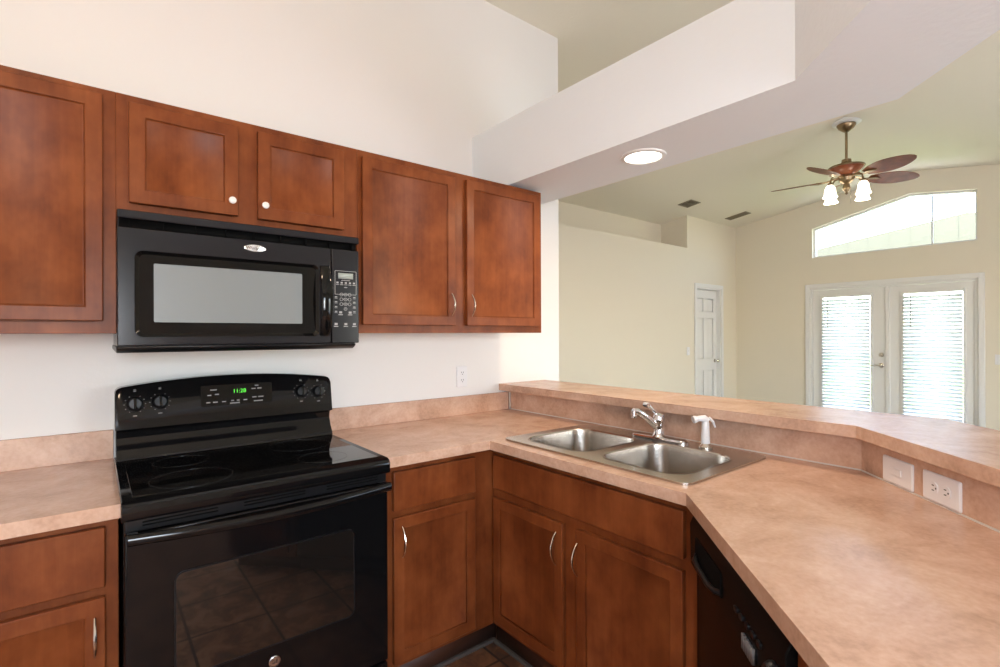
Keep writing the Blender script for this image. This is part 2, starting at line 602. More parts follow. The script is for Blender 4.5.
# six panel door in the living room wall
d2 = thing('door_2', 'door', 'door', ((DX0 + DX1) / 2, YB, 0))
del d2['label'], d2['category']
struct(d2)
CW = .058
MB().plate([(DX0 - CW, 0), (DX0, 0), (DX0, DZ), (DX1, DZ), (DX1, 0), (DX1 + CW, 0), (DX1 + CW, DZ + CW), (DX0 - CW, DZ + CW)], [], YB - .018, YB - .001,
           lambda u, v, w: (u, w, v)).build('casing', m_trim, d2, .005)
MB().plate([(DX0, 0), (DX0 + .02, 0), (DX0 + .02, DZ - .02), (DX1 - .02, DZ - .02), (DX1 - .02, 0), (DX1, 0), (DX1, DZ), (DX0, DZ)], [], YB, YB + .11,
           lambda u, v, w: (u, w, v)).build('jamb', m_trim, d2)
lx0, lx1 = DX0 + .022, DX1 - .022
lw = lx1 - lx0
pan = []
for z0, z1 in ((.22, .80), (.98, 1.60), (1.70, 1.90)):
    for a, b in ((.10, .285), (lw - .285, lw - .10)):
        pan.append((lx0 + a, lx0 + b, z0, z1))
lf = MB().plate([(lx0, .01), (lx1, .01), (lx1, DZ - .024), (lx0, DZ - .024)],
                [[(a, z0), (b, z0), (b, z1), (a, z1)] for a, b, z0, z1 in pan], YB + .060, YB + .095, lambda u, v, w: (u, w, v)).build('door_leaf', m_trim, d2, .002)
for a, b, z0, z1 in pan:
    P = [(a, z0), (b, z0), (b, z1), (a, z1)]
    q = inset(P, .03)
    MB().loft([[(u, YB + .068, v) for u, v in P], [(u, YB + .068, v) for u, v in inset(P, .008)], [(u, YB + .0615, v) for u, v in q]], True, True).build('panel', m_trim, lf)
MB().lathe((lx1 - .055, YB + .060, .94), [(.03, 0), (.03, .006), (.012, .012), (.010, .035), (.026, .045), (.028, .06), (.018, .07)], (0, -1, 0)).build('door_knob', m_nickel, d2)

# baseboards
struct(box(XA, DX0 - .058, YB - .014, YB, 0, .09).build('baseboard_living', m_trim, None, .003))
struct(box(DX1 + .058, XF, YB - .014, YB, 0, .09).build('baseboard_corner', m_trim, None, .003))
struct(box(XF - .014, XF, FD1 + .058, YB - .014, 0, .09).build('baseboard_far', m_trim, None, .003))

# ------------------------------------------------------------------ cabinets


def shaker(xf, u0, u1, z0, z1, w0, parent, rail=.043, th=.02):
    """cabinet door in the local (u, depth, z) frame of xf; w0 is the back of the door, it comes forward to w0-th"""
    m = lambda u, v, w: (u, w, v)
    d = MB(xf).plate([(u0, z0), (u1, z0), (u1, z1), (u0, z1)], [[(u0 + rail, z0 + rail), (u1 - rail, z0 + rail), (u1 - rail, z1 - rail), (u0 + rail, z1 - rail)]],
                     w0 - th, w0, m)
    d = d.build('door', m_wood, parent, .0025)
    P = [(u0 + rail, z0 + rail), (u1 - rail, z0 + rail), (u1 - rail, z1 - rail), (u0 + rail, z1 - rail)]
    Q = inset(P, .006)
    b = MB(xf)
    b.loft([[(u, w0 - .004, v) for u, v in P], [(u, w0 - th + .004, v) for u, v in P], [(u, w0 - th + .0095, v) for u, v in Q]], True, True)
    b.build('door_panel', m_wood, d)
    return d


def pull(xf, u, z0, z1, w, parent):
    n = 12
    pts = []
    for k in range(n + 1):
        t = k / n
        pts.append((u, w - .003 - .027 * sin(pi * t) ** .8, z0 + (z1 - z0) * t))
    h = MB(xf)
    h.tube(pts, [.0045 - .0015 * abs(2 * k / n - 1) for k in range(n + 1)], 8)
    h.build('handle', m_nickel, parent)


def knob(xf, u, z, w, parent):
    M4 = xf if xf else Matrix()
    MB(M4).lathe((u, w, z), [(.006, 0), (.005, .009), (.011, .013), (.0125, .017), (.0115, .021), (.006, .024)], (0, -1, 0), 20).build('knob', m_knob, parent)


I4 = Matrix()
FY = 1.997      # face frame plane of the wall cabinets


def wall_cabinet(label, x0, x1, z0, z1, doors, openings):
    t = thing('wall_cabinet', label, 'cabinet', ((x0 + x1) / 2, YA, z0), group='upper kitchen cabinets')
    box(x0 + .0002, x1 - .0002, FY + .019, YA - .002, z0 + .001, z1 - .001).build('cabinet_box', m_wood, t, .001)
    MB().plate([(x0, z0), (x1, z0), (x1, z1), (x0, z1)], [[(a, z0 + .035), (b, z0 + .035), (b, z1 - .035), (a, z1 - .035)] for a, b in openings], FY, FY + .019,
               lambda u, v, w: (u, w, v)).build('face_frame', m_wood, t, .001)
    for a, b, c, e in doors:
        d = shaker(I4, a, b, c, e, FY - .001, t)
        yield t, d


for t, d in wall_cabinet('reddish brown wall cabinet left of the microwave, with one tall door', -.72, .0537, 1.372, 2.134,
                         [(-.36, .021, 1.411, 2.112), (-.70, -.366, 1.411, 2.112)], [(-.68, .0)]):
    pass
it = [(.378, 1.838), (.486, 1.837)]
for k, (t, d) in enumerate(wall_cabinet('short reddish brown wall cabinet over the microwave, two doors with white knobs', .0538, .849, 1.752, 2.134,
                                        [(.086, .400, 1.789, 2.108), (.465, .787, 1.789, 2.108)], [(.10, .385), (.48, .77)])):
    knob(I4, it[k][0], it[k][1], FY - .021, d)
for k, (t, d) in enumerate(wall_cabinet('two-door reddish brown wall cabinet under the soffit, above the wall outlet', .850, 1.895, 1.372, 2.134,
                                        [(.865, 1.325, 1.407, 2.104), (1.390, 1.868, 1.407, 2.108)], [(.90, 1.29), (1.42, 1.83)])):
    pull(I4, (1.300, 1.414)[k], 1.452, 1.556, FY - .021, d)

# base cabinets
FB = 1.742      # face frame plane of the base cabinets on the stove wall
ZB, ZT = .10, .872


def frame_plate(xf, u0, u1, z0, z1, holes, w0, w1, t):
    MB(xf).plate([(u0, z0), (u1, z0), (u1, z1), (u0, z1)], [[(a, c), (b, c), (b, e), (a, e)] for a, b, c, e in holes], w0, w1, lambda u, v, w: (u, w, v)).build('face_frame', m_wood, t, .001)


t = thing('base_cabinet', 'honey brown base cabinet left of the range, one drawer over one door', 'cabinet', (-.3, YA, 0), group='lower kitchen cabinets')
box(-.70, .049, FB + .019, YA - .002, ZB, ZT).build('cabinet_box', m_wood, t)
frame_plate(I4, -.70, .050, ZB, ZT, [(-.40, .0, .70, .84), (-.40, .0, .14, .65)], FB, FB + .019, t)
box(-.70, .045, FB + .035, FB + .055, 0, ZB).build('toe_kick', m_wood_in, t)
dr = box(-.44, .021, FB - .021, FB - .001, .690, .851).build('drawer', m_wood, t, .003)
d = shaker(I4, -.44, .021, .128, .664, FB - .001, t)
pull(I4, -.001, .510, .615, FB - .021, d)

t = thing('base_cabinet', 'reddish brown base cabinet between range and corner, one drawer over one door', 'cabinet', (1.09, YA, 0), group='lower kitchen cabinets')
box(.826, 1.378, FB + .019, YA - .002, ZB, ZT).build('cabinet_box', m_wood, t)
frame_plate(I4, .825, 1.360, ZB, ZT, [(.90, 1.22, .72, .83), (.90, 1.22, .14, .65)], FB, FB + .019, t)
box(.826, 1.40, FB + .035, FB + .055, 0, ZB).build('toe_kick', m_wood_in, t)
box(.872, 1.250, FB - .021, FB - .001, .700, .848).build('drawer', m_wood, t, .003)
d = shaker(I4, .872, 1.250, .124, .674, FB - .001, t)
pull(I4, .905, .523, .640, FB - .021, d)

# sink run: local frame u = distance along -y, depth axis towards +x
SX = 1.360
XS = Matrix(((0, 1, 0, 0), (-1, 0, 0, 0), (0, 0, 1, 0), (0, 0, 0, 1)))   # local (u, w, z) -> world (w, -u, z)
t = thing('sink_cabinet', 'reddish brown sink base cabinet with false drawer front and two doors', 'cabinet', (SX, 1.25, 0), -pi / 2)
for a, b in ((-1.7415, -1.722), (-.805, -.786)):
    pass
box(SX + .019, SX + .56, .80, .82, ZB, ZT).build('side_panel', m_wood, t)
box(SX + .019, 1.960, .82, 1.72, ZB, ZB + .02).build('cabinet_floor', m_wood, t)
frame_plate(XS, -1.741, -.783, ZB, ZT, [(-1.69, -.84, .715, .835), (-1.69, -1.34, .14, .65), (-1.22, -.84, .14, .65)], SX, SX + .019, t)
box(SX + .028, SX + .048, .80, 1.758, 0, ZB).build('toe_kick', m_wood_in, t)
box(SX - .021, SX - .001, .815, 1.718, .703, .846).build('false_drawer', m_wood, t, .003)
d = shaker(XS, -1.718, -1.306, .128, .664, SX - .001, t)
pull(XS, -1.334, .506, .628, SX - .021, d)
d = shaker(XS, -1.238, -.818, .128, .668, SX - .001, t)
pull(XS, -1.228, .503, .620, SX - .021, d)
# vinyl strip along the toe kicks
struct(MB().plate([(.83, FB + .022), (SX + .015, FB + .022), (SX + .015, .80), (SX + .027, .80), (SX + .027, FB + .034), (.83, FB + .034)], [], 0.0, .014).build('trim_1', m_steeltrim))

# diagonal run: local frame u along the counter edge, w into the cabinet
KX, KY = 1.335, .785
c45 = math.sqrt(.5)
XD = Matrix(((-c45, c45, 0, KX), (-c45, -c45, 0, KY), (0, 0, 1, 0), (0, 0, 0, 1)))  # (u,w,z): u->(-,-), w->(+,-)
t = thing('dishwasher', 'black built-in dishwasher under the angled counter', 'dishwasher', (XD @ Vector((.33, 0, 0)))[:], radians(225))
box(.032, .628, .030, .56, .09, .862, XD).build('tub', m_void, t)
box(.035, .625, .004, .030, .115, .712, XD).build('door', m_dw, t, .004)
cp = MB(XD)
cp.plate([(0.0, .716), (-.012, .722), (-.014, .835), (-.004, .858), (.028, .860), (.028, .716)], [], .035, .625, lambda u, v, w: (w, u, v))
cp = cp.build('control_panel', m_dw, t, .003)
hp = MB(XD)
hp.tube([(.10, -.012, .772), (.12, -.024, .768), (.17, -.028, .766), (.25, -.028, .766), (.28, -.024, .768), (.30, -.012, .772)], .007, 10)
hp.build('handle', m_blackp, cp)
MB(XD).plate(rrect(.20, .79, .21, .062, .012), [], -.0165, -.0135, lambda u, v, w: (u, w, v)).build('handle_recess', m_void, cp)
for k in range(5):
    MB(XD).plate(rrect(.40 + .03 * k, .790, .018, .010, .003, 3), [], -.0175, -.013, lambda u, v, w: (u, w, v)).build('button', m_blackp, cp)
MB(XD).lathe((.585, -.013, .775), [(.024, 0), (.024, .006), (.019, .016), (.004, .017)], (0, -1, 0)).build('dial', m_blackp, cp)
v = MB(XD)
for k in range(6):
    v.box(.44 + .010 * k, .446 + .010 * k, -.019, -.013, .735, .765)
v.build('vent', mat('grey_slot', (.12, .12, .125), .3), cp)
box(.035, .625, .035, .050, .02, .085, XD).build('kick_plate', m_blackp, t, .002)

t = thing('end_cabinet', 'narrow reddish brown cabinet end beside the dishwasher', 'cabinet', (XD @ Vector((.84, 0, 0)))[:], radians(225))
box(.640, 1.03, .021, .56, ZB, ZT, XD).build('cabinet_box', m_wood, t, .001)
frame_plate(XD, .632, 1.035, ZB, ZT, [(.70, .97, .14, .65)], .002, .020, t)
shaker(XD, .665, 1.005, .128, .664, .001, t)
box(.64, 1.03, .08, .10, 0, ZB, XD).build('toe_kick', m_wood_in, t)

# ------------------------------------------------------------------ worktops
CT = .914
CE = .876
t = thing('countertop', 'short tan laminate countertop left of the range', 'countertop', (-.3, YA, CE), group='kitchen worktops')
box(-.74, .0535, 1.692, YA - .001, CE, CT).build('slab', m_lam, t, .0012)
box(-.74, .0535, YA - .020, YA - .001, CT, 1.018).build('backsplash', m_lam, t, .0012)

t = thing('countertop', 'long tan laminate countertop holding the sink and turning along the bar', 'countertop', (1.3, 1.7, CE), group='kitchen worktops')
hole = [(1.385, .845), (1.875, .845), (1.875, 1.645), (1.385, 1.645)]
e0 = (1.304 - .74, .783 - .74)
e1 = (e0[0] + .636 * c45, e0[1] - .636 * c45)
MB().plate([(.824, YA - .001), (.824, 1.692), (1.304, 1.692), (1.304, .783), e0, e1, (1.9665, .5435), (1.9665, YA - .001)], [hole], CE, CT).build('slab', m_lam, t, .0012)
box(.824, 1.946, YA - .020, YA - .001, CT, 1.018).build('backsplash', m_lam, t, .0012)
MB().plate([(1.9655, YA - .001), (1.9655, .5440), (1.9655 - .93, .5440 - .93), (1.9655 - .93 - .004, .5440 - .93 + .0066), (1.9595, .5466), (1.9595, YA - .001)], [],
           CT, 1.0295).build('backsplash', m_lam, t)
MB().plate([(1.9592, YA - .022), (1.9592, .5470), (1.9592 - .92, .5470 - .92), (1.9592 - .92 - .003, .5470 - .92 + .004), (1.9560, .5485), (1.9560, YA - .022)], [],
           CT, CT + .004).build('caulk_line', m_caulk, t)
box(1.9480, 1.9590, YA - .0255, YA - .0205, CT, 1.026).build('corner_strip', m_caulk, t)

# raised bar
BT, BB = 1.070, 1.0305
bp = [(1.887, YA - .001), (1.887, .540), (.937, -.410), (1.2055, -.6785), (2.27, .386), (2.27, YA - .001)]
bar = tag(MB().plate(bp, [], BB, BT).build('bar_top', m_lam, None, .0012), 'raised tan laminate bar top along the half wall', 'countertop')

# ------------------------------------------------------------------ sink and taps
RZ1 = CT + .0075
t = thing('kitchen_sink', 'stainless steel double bowl sink set in the counter', 'sink', (1.63, 1.245, CT))
rim = rrect(1.632, 1.245, .543, .865, .035)
bowls = [(1.606, 1.447, .385, .355), (1.606, 1.043, .385, .355)]
bl = [rrect(cx, cy, w, h, .085, 8) for cx, cy, w, h in bowls]
s = MB().plate(rim, bl, CT + .0005, RZ1)
s.build('rim', m_steel, t, .003)
for cx, cy, w, h in bowls:
    b = MB()
    rings = []
    for ins, z, r in ((-.001, RZ1 + .0012, .086), (.003, RZ1 + .0008, .084), (.007, RZ1 - .004, .081), (.010, CT - .020, .078), (.016, CT - .120, .072), (.024, CT - .150, .068),
                      (.040, CT - .166, .055), (.070, CT - .172, .035)):
        rings.append([(x, y, z) for x, y in rrect(cx, cy, w - 2 * ins, h - 2 * ins, max(r, .01), 8)])
    b.loft(rings, False, True)
    bw = b.build('bowl', m_steel, t)
    MB().lathe((cx, cy, CT - .1718), [(.056, 0), (.054, .003), (.040, .001), (.036, -.004)], n=24).build('drain', m_chrome, bw)

t = thing('kitchen_faucet', 'chrome single lever faucet behind the sink bowls', 'faucet', (1.848, 1.235, RZ1))
z0 = RZ1 + .0006
MB().loft([[(x, y, z) for x, y in rrect(1.848, 1.232, .056 - 2 * i, .262 - 2 * i, .027 - i, 8)] for i, z in ((0, z0), (0, z0 + .006), (.004, z0 + .011), (.012, z0 + .015))]).build('base_plate', m_chrome, t)
MB().lathe((1.848, 1.235, z0 + .012), [(.030, 0), (.024, .010), (.0215, .03), (.0215, .050), (.0255, .060), (.0265, .078), (.022, .092), (.010, .099)]).build('body', m_chrome, t)
sp = MB()
sp.tube([(1.846, 1.238, .970), (1.822, 1.246, .992), (1.795, 1.256, 1.016), (1.770, 1.266, 1.034), (1.750, 1.274, 1.044), (1.736, 1.279, 1.046)], [.017, .0155, .0145, .0135, .013, .012], 14)
sp.lathe((1.738, 1.279, 1.046), [(.013, 0), (.0135, -.012), (.0125, -.028), (.008, -.029)], n=18)
sp.build('spout', m_chrome, t)
lv = MB()
lv.tube([(1.846, 1.238, 1.018), (1.832, 1.243, 1.038), (1.812, 1.250, 1.056), (1.795, 1.257, 1.068)], [.010, .008, .007, .009], 10)
lv.tube([(1.800, 1.270, 1.068), (1.790, 1.243, 1.070)], [.010, .009], 10)
lv.build('lever', m_chrome, t)

t = thing('side_sprayer', 'white side sprayer standing to the right of the faucet', 'sprayer', (1.845, 1.025, RZ1))
MB().lathe((1.845, 1.025, z0), [(.026, 0), (.026, .006), (.020, .012), (.018, .018)]).build('base', m_nickel, t)
MB().lathe((1.845, 1.025, z0 + .018), [(.0165, 0), (.0165, .02), (.0145, .055), (.0135, .080), (.010, .088)]).build('body', m_plastic, t)
hd = MB()
hd.tube([(1.850, 1.020, 1.026), (1.840, 1.028, 1.036), (1.826, 1.037, 1.037), (1.812, 1.046, 1.034)], [.0125, .0145, .011, .010], 12)
hd.lathe((1.815, 1.044, 1.0345), [(.012, 0), (.0145, .008), (.0135, .015)], (-.8, .5, -.15), 16)
hd.build('spray_head', m_plastic, t)
MB().tube([(1.850, 1.014, 1.040), (1.864, 1.004, 1.024), (1.870, .999, 1.002)], [.006, .005, .0035], 8).build('trigger', m_plastic, t)


# ------------------------------------------------------------------ sockets and switches
def plate_thing(name, label, xf, w, h, kind, group=None, horizontal=False):
    """wall plate: local x across, local z up, facing local -y, origin at its centre"""
    t = thing(name, label, 'outlet' if 'outlet' in name else 'switch', xf.translation[:], atan2(xf[1][0], xf[0][0]), group)
    m = lambda u, v, w_: (u, w_, v)
    MB(xf).loft([[(x, y, z) for x, z in rrect(0, 0, w - 2 * i, h - 2 * i, .004, 3)] for i, y in ((0, -.0005), (0, -.004), (.003, -.0065))]).build('cover_plate', m_plastic, t)
    if kind == 'outlet':
        for k in (-1, 1):
            cx, cz_ = (k * .021, 0) if horizontal else (0, k * .021)
            f = MB(xf).loft([[(x, y, z) for x, z in rrect(cx, cz_, .030, .030, .012, 5)] for y in (-.006, -.0085)]).build('socket', m_plastic, t, .0006)
            s = MB(xf)
            for q in (-1, 1):
                if horizontal:
                    s.box(cx - .001 - .004, cx + .004 - .001, -.0089, -.0083, q * .0065 - .0014, q * .0065 + .0014)
                else:
                    s.box(q * .0065 - .0014, q * .0065 + .0014, -.0089, -.0083, cz_ - .001, cz_ + .007)
            s.lathe((cx + (.009 if horizontal else 0), -.0083, cz_ - (0 if horizontal else .008)), [(.0025, 0), (.0025, .0006)], (0, -1, 0), 10)
            s.build('slot', m_slot, f)
    else:
        if horizontal:
            MB(xf).box(-.022, .022, -.0095, -.006, -.010, .010).build('rocker', m_plastic, t, .002)
        else:
            MB(xf).box(-.006, .006, -.0075, -.006, -.012, .012).build('toggle_slot', m_trim, t, .0005)
            MB(xf).box(-.004, .004, -.016, -.006, -.002, .009).build('toggle', m_plastic, t, .001)
    return t


def plane(p, rz):
    return Matrix.Translation(p) @ Matrix.Rotation(rz, 4, 'Z')


plate_thing('wall_outlet', 'white duplex outlet on the wall above the backsplash, under the cabinet', plane((1.618, YA - .0005, 1.127), 0), .072, .118, 'outlet', 'wall plates')
nb = Vector((1.9595, .5466, 0))
for s_, kind, lab in ((.181, 'switch', 'white switch plate on the angled backsplash, nearer the corner'), (.349, 'outlet', 'white duplex outlet laid sideways on the angled backsplash')):
    p = nb + Vector((-c45, -c45, 0)) * s_ + Vector((-c45, c45, 0)) * .0005
    # facing (-c45, c45): local -y maps to it, local x runs towards (-c45,-c45)
    plate_thing('counter_outlet' if kind == 'outlet' else 'counter_switch', lab, plane((p.x, p.y, .957), radians(225)), .128, .076, kind, 'wall plates', True)
plate_thing('light_switch', 'white light switch on the cream wall left of the panel door', plane((6.71, YB - .0005, 1.11), 0), .072, .118, 'switch', 'living room switches')
plate_thing('light_switch', 'white light switch right of the french doors', plane((XF - .0005, .925, 1.05), -pi / 2), .072, .118, 'switch', 'living room switches')

# ------------------------------------------------------------------ range
t = thing('range', 'black freestanding electric range between the base cabinets', 'stove', (.438, YA, 0))
RX0, RX1 = .057, .819
box(RX0 + .002, RX1 - .002, 1.700, YA - .03, .06, .893).build('body', m_black, t, .003)
# cooktop with a rounded front lip
ct = MB()
prof = [(1.652, .872), (1.648, .880), (1.648, .908), (1.654, .919), (1.668, .9245), (2.30, .9245), (2.30, .895), (1.70, .895), (1.70, .872)]
ct.plate(prof, [], RX0 - .004, RX1 + .003, lambda u, v, w: (w, u, v))
ctop = ct.build('cooktop', m_black, t, .003)
gl = box(RX0 + .022, RX1 - .022, 1.695, 2.185, .9247, .9262).build('glass_surface', m_bglass, ctop, .001)
for cx, cy, r in ((.235, 1.815, .113), (.235, 2.075, .085), (.640, 1.815, .085), (.640, 2.075, .113)):
    MB().lathe((cx, cy, .9262), [(r, 0), (r, .0003), (r - .003, .0003), (r - .003, 0)], n=48, cap0=False, cap1=False).build('burner_ring', m_ring, gl)
# band under the cooktop
box(RX0 + .004, RX1 - .004, 1.668, 1.702, .838, .872).build('vent_trim', m_blackp, t, .002)
vt = MB()
for x in (.19, .44, .69):
    vt.box(x - .09, x + .09, 1.6655, 1.6685, .851, .8545)
    vt.box(x - .09, x + .09, 1.6655, 1.6685, .860, .8635)
vt.build('vent_slot', m_void, t)
# oven door
dr = box(RX0 + .003, RX1 - .003, 1.657, 1.698, .205, .836)
dr = dr.build('oven_door', m_black, t, .006, seg=3)
wn_ = rrect(.431, .557, .512, .292, .022)
MB().plate(wn_, [], 1.6545, 1.6572, lambda u, v, w: (u, w, v)).build('window', m_oglass, dr)
MB().plate(rrect(.431, .557, .520, .300, .026), [rrect(.431, .557, .512, .292, .022)], 1.6535, 1.6575, lambda u, v, w: (u, w, v)).build('window_trim', m_blackp, dr)
n = 16
hb = MB()
rings = []
for k in range(n + 1):
    s_ = k / n
    x = RX0 + .008 + s_ * (RX1 - RX0 - .016)
    y = 1.628 - .022 * sin(pi * s_)
    z = .832 - .010 * sin(pi * s_)
    rings.append([(x, y + a, z + b) for a, b in [(.010 * cos(q) * 1.3, .0155 * sin(q)) for q in [2 * pi * i / 16 for i in range(16)]]])
hb.loft(rings)
for x in (RX0 + .02, RX1 - .02):
    hb.box(x - .012, x + .012, 1.630, 1.657, .820, .842)
hb.build('handle', m_black, dr, .001)
lg = MB().lathe((.432, 1.6565, .356), [(.017, 0), (.017, .003), (.0155, .004)], (0, -1, 0), 28).build('logo', m_badge, dr)
text('GE', .017, face_to_kitchen(.432, 1.6519, .356), m_blackp, 'lettering', lg)
MB().lathe((.432, 1.6522, .356), [(.0145, 0), (.0145, .0006), (.0135, .0006), (.0135, 0)], (0, -1, 0), 28, False, False).build('ring', m_blackp, lg)
box(RX0 + .003, RX1 - .003, 1.660, 1.700, .055, .196).build('storage_drawer', m_black, t, .006)
for x in (RX0 + .04, RX1 - .04):
    for y in (1.75, 2.27):
        MB().lathe((x, y, 0), [(.02, 0), (.02, .01), (.012, .015), (.012, .062)], n=14).build('foot', m_blackp, t)
# backguard: a concave lower band, and an arched control panel above it
lo = MB()
lp = [(2.196, .9255), (2.200, .940), (2.222, .968), (2.236, 1.000), (2.232, 1.022), (2.215, 1.034), (2.330, 1.034), (2.330, .9255)]
lo.plate(lp, [], RX0 + .001, RX1 - .001, lambda u, v, w: (w, u, v))
lo.build('backguard', m_black, t, .002)
PY0, PY1 = 2.206, 2.236


def panel_y(z):
    return PY0 + (PY1 - PY0) * (z - 1.032) / .17


up = MB()
rings = []
nn = 20
SS = [0, .004, .012, .025, .045] + [k / nn for k in range(2, nn - 1)] + [.955, .975, .988, .996, 1]
for s_ in SS:
    x = RX0 - .002 + s_ * (RX1 - RX0 + .004)
    zt = 1.178 + .030 * (1 - (2 * s_ - 1) ** 2)
    e = min(s_, 1 - s_) * (RX1 - RX0)
    if e < .018:
        zt -= .018 - math.sqrt(.018 ** 2 - (.018 - e) ** 2)
    rings.append([(x, panel_y(1.036), 1.032), (x, panel_y(zt - .01), zt - .01), (x, panel_y(zt) + .006, zt), (x, 2.300, zt), (x, 2.325, 1.10), (x, 2.325, 1.032)])
up.loft(rings)
cpn = up.build('control_panel', m_black, t, .002)
tilt = atan2(PY1 - PY0, .17)


def on_panel(x, z, off=0.0):
    return face_to_kitchen(x, panel_y(z) - off, z, -tilt) if False else Matrix.Translation((x, panel_y(z) - off, z)) @ Matrix.Rotation(radians(90) - tilt, 4, 'X')


# display window
dm = on_panel(.445, 1.131, .0012)
MB(dm).plate(rrect(0, 0, .256, .080, .004, 3), [], -.0005, .0012).build('clock_window', m_bglass, cpn)
text('11:28', .022, dm @ Matrix.Translation((.006, .012, .0016)), m_green, 'clock_digits', cpn, .0002)
mk = MB(dm)
random.seed(3)
for x, y, w in ((-.085, .022, .022), (-.100, .002, .014), (-.074, .004, .014), (-.104, -.026, .014), (-.080, -.026, .016), (-.050, -.026, .014), (-.020, -.024, .010), (0, -.024, .010),
                (-.012, -.034, .034), (.026, -.024, .014), (.058, .018, .016), (.080, .018, .016), (.070, .030, .014), (.060, -.016, .016), (.084, -.016, .020), (.074, -.032, .034)):
    mk.box(x - w / 2, x + w / 2, y - .0022, y + .0022, .0012, .0018)
mk.build('lettering', m_mark, cpn)
for x, z, tl in ((.112, 1.120, 'LF'), (.187, 1.123, 'LR'), (.690, 1.123, 'RR'), (.762, 1.118, 'RF')):
    km = on_panel(x, z, .0006)
    kb = MB(km).lathe((0, 0, 0), [(.026, 0), (.026, .006), (.0215, .012), (.020, .020), (.018, .022)], n=28).build('knob', m_blackp, cpn, .0008)
    MB(km).box(-.0045, .0045, -.019, .019, .020, .031).build('grip', m_black, kb, .0015)
    dmk = MB(km)
    for a in range(-60, 241, 30):
        if a == 90:
            continue
        r0 = .031
        c_, s2 = cos(radians(a)), sin(radians(a))
        dmk.box(r0 * c_ - .0016, r0 * c_ + .0016, r0 * s2 - .0011, r0 * s2 + .0011, -.0002, .0004)
    dmk.box(-.004, .004, .0455, .0485, -.0002, .0004)
    dmk.box(-.004, .004, .0515, .0525, -.0002, .0004)
    dmk.box(-.006, .006, -.0430, -.0400, -.0002, .0004)
    dmk.build('dial_marking', m_mark, cpn)

# ------------------------------------------------------------------ microwave
t = thing('microwave', 'black over-the-range microwave mounted under the short cabinet', 'microwave', (.433, YA, 1.31))
MX0, MX1, MY = .053, .814, 1.900
box(MX0 + .002, MX1 - .002, MY + .035, YA - .002, 1.325, 1.746).build('body', m_mwblack, t, .003)
box(MX0, MX1, MY - .004, MY + .040, 1.7215, 1.748).build('top_grille', m_mwblack, t, .004)
g = box(MX0 + .006, MX1 - .004, MY + .018, MY + .036, 1.694, 1.722)
g.build('grille_gap', m_void, t)
g = MB()
for k in range(9):
    x = MX0 + .03 + k * .088
    g.box(x, x + .003, MY + .006, MY + .020, 1.694, 1.722)
g.build('grille', m_void, t)
b = MB()
b.plate([(1.905, 1.3235), (MY + .002, 1.332), (2.345, 1.332), (2.345, 1.316), (1.93, 1.312)], [], MX0 - .002, MX1 - .012, lambda u, v, w: (w, u, v))
b.build('bottom_panel', m_blackp, t, .003)
DXX = .703
ow = rrect(.378, 1.494, .560, .264, .022, 6)
dr = MB().plate([(MX0, 1.334), (DXX, 1.334), (DXX, 1.695), (MX0, 1.695)], [ow], MY, MY + .036, lambda u, v, w: (u, w, v)).build('door', m_mwblack, t, .003)
iw = rrect(.372, 1.499, .454, .184, .004, 3)
wf = MB()
wf.loft([[(u, MY + .001, v) for u, v in rrect(.378, 1.494, .560, .264, .022, 6)], [(u, MY + .009, v) for u, v in rrect(.378, 1.494, .540, .246, .016, 6)]], False, False)
wf.plate(rrect(.378, 1.494, .542, .248, .016, 6), [rrect(.372, 1.499, .454, .184, .004, 6)], MY + .009, MY + .012, lambda u, v, w: (u, w, v))
wf.build('window_frame', m_bglass, dr)
MB().plate(rrect(.372, 1.499, .456, .186, .004, 3), [], MY + .0105, MY + .014, lambda u, v, w: (u, w, v)).build('window', m_mesh, dr)
# handle: a bulging vertical bar
rings = []
for k in range(15):
    s_ = k / 14
    z = 1.362 + s_ * .262
    o_ = sin(pi * s_) ** .6
    rings.append([(.676 + .023 * (.75 + .25 * o_) * cos(q), MY - .004 - .030 * o_ + .010 * sin(q), z) for q in [2 * pi * i / 14 for i in range(14)]])
MB().loft(rings).build('handle', m_bglass, dr)
for za in (1.358, 1.606):
    MB().box(.664, .692, MY - .010, MY + .003, za, za + .02).build('handle_mount', m_mwblack, dr, .002)
lg = MB()
q = [(.036 * cos(2 * pi * k / 32), .0125 * sin(2 * pi * k / 32)) for k in range(32)]
lg.loft([[(.436 + a * s_, MY - y, 1.667 + b_ * s_) for a, b_ in q] for s_, y in ((1, -.001), (1, .003), (.93, .0045))])
lg = lg.build('logo', m_badge, dr)
text('Whirlpool', .0142, face_to_kitchen(.436, MY - .0047, 1.667), m_blackp, 'lettering', lg, .0002)
cpn = box(.706, MX1, MY, MY + .036, 1.334, 1.695).build('control_panel', m_mwblack, t, .003)
PX = .7605
k1 = MB().plate(rrect(PX, 1.5665, .086, .092, .003, 3), [rrect(PX, 1.5665, .083, .089, .002, 3)], MY - .0006, MY + .001, lambda u, v, w: (u, w, v))
k1.build('panel_outline', m_mark, cpn)
box(.731, .790, MY - .001, MY + .001, 1.582, 1.604).build('display', m_lcd, cpn)
pm = MB()


def dash(x, z, w=.010, h=.003):
    pm.box(x - w / 2, x + w / 2, MY - .0008, MY + .001, z - h / 2, z + h / 2)


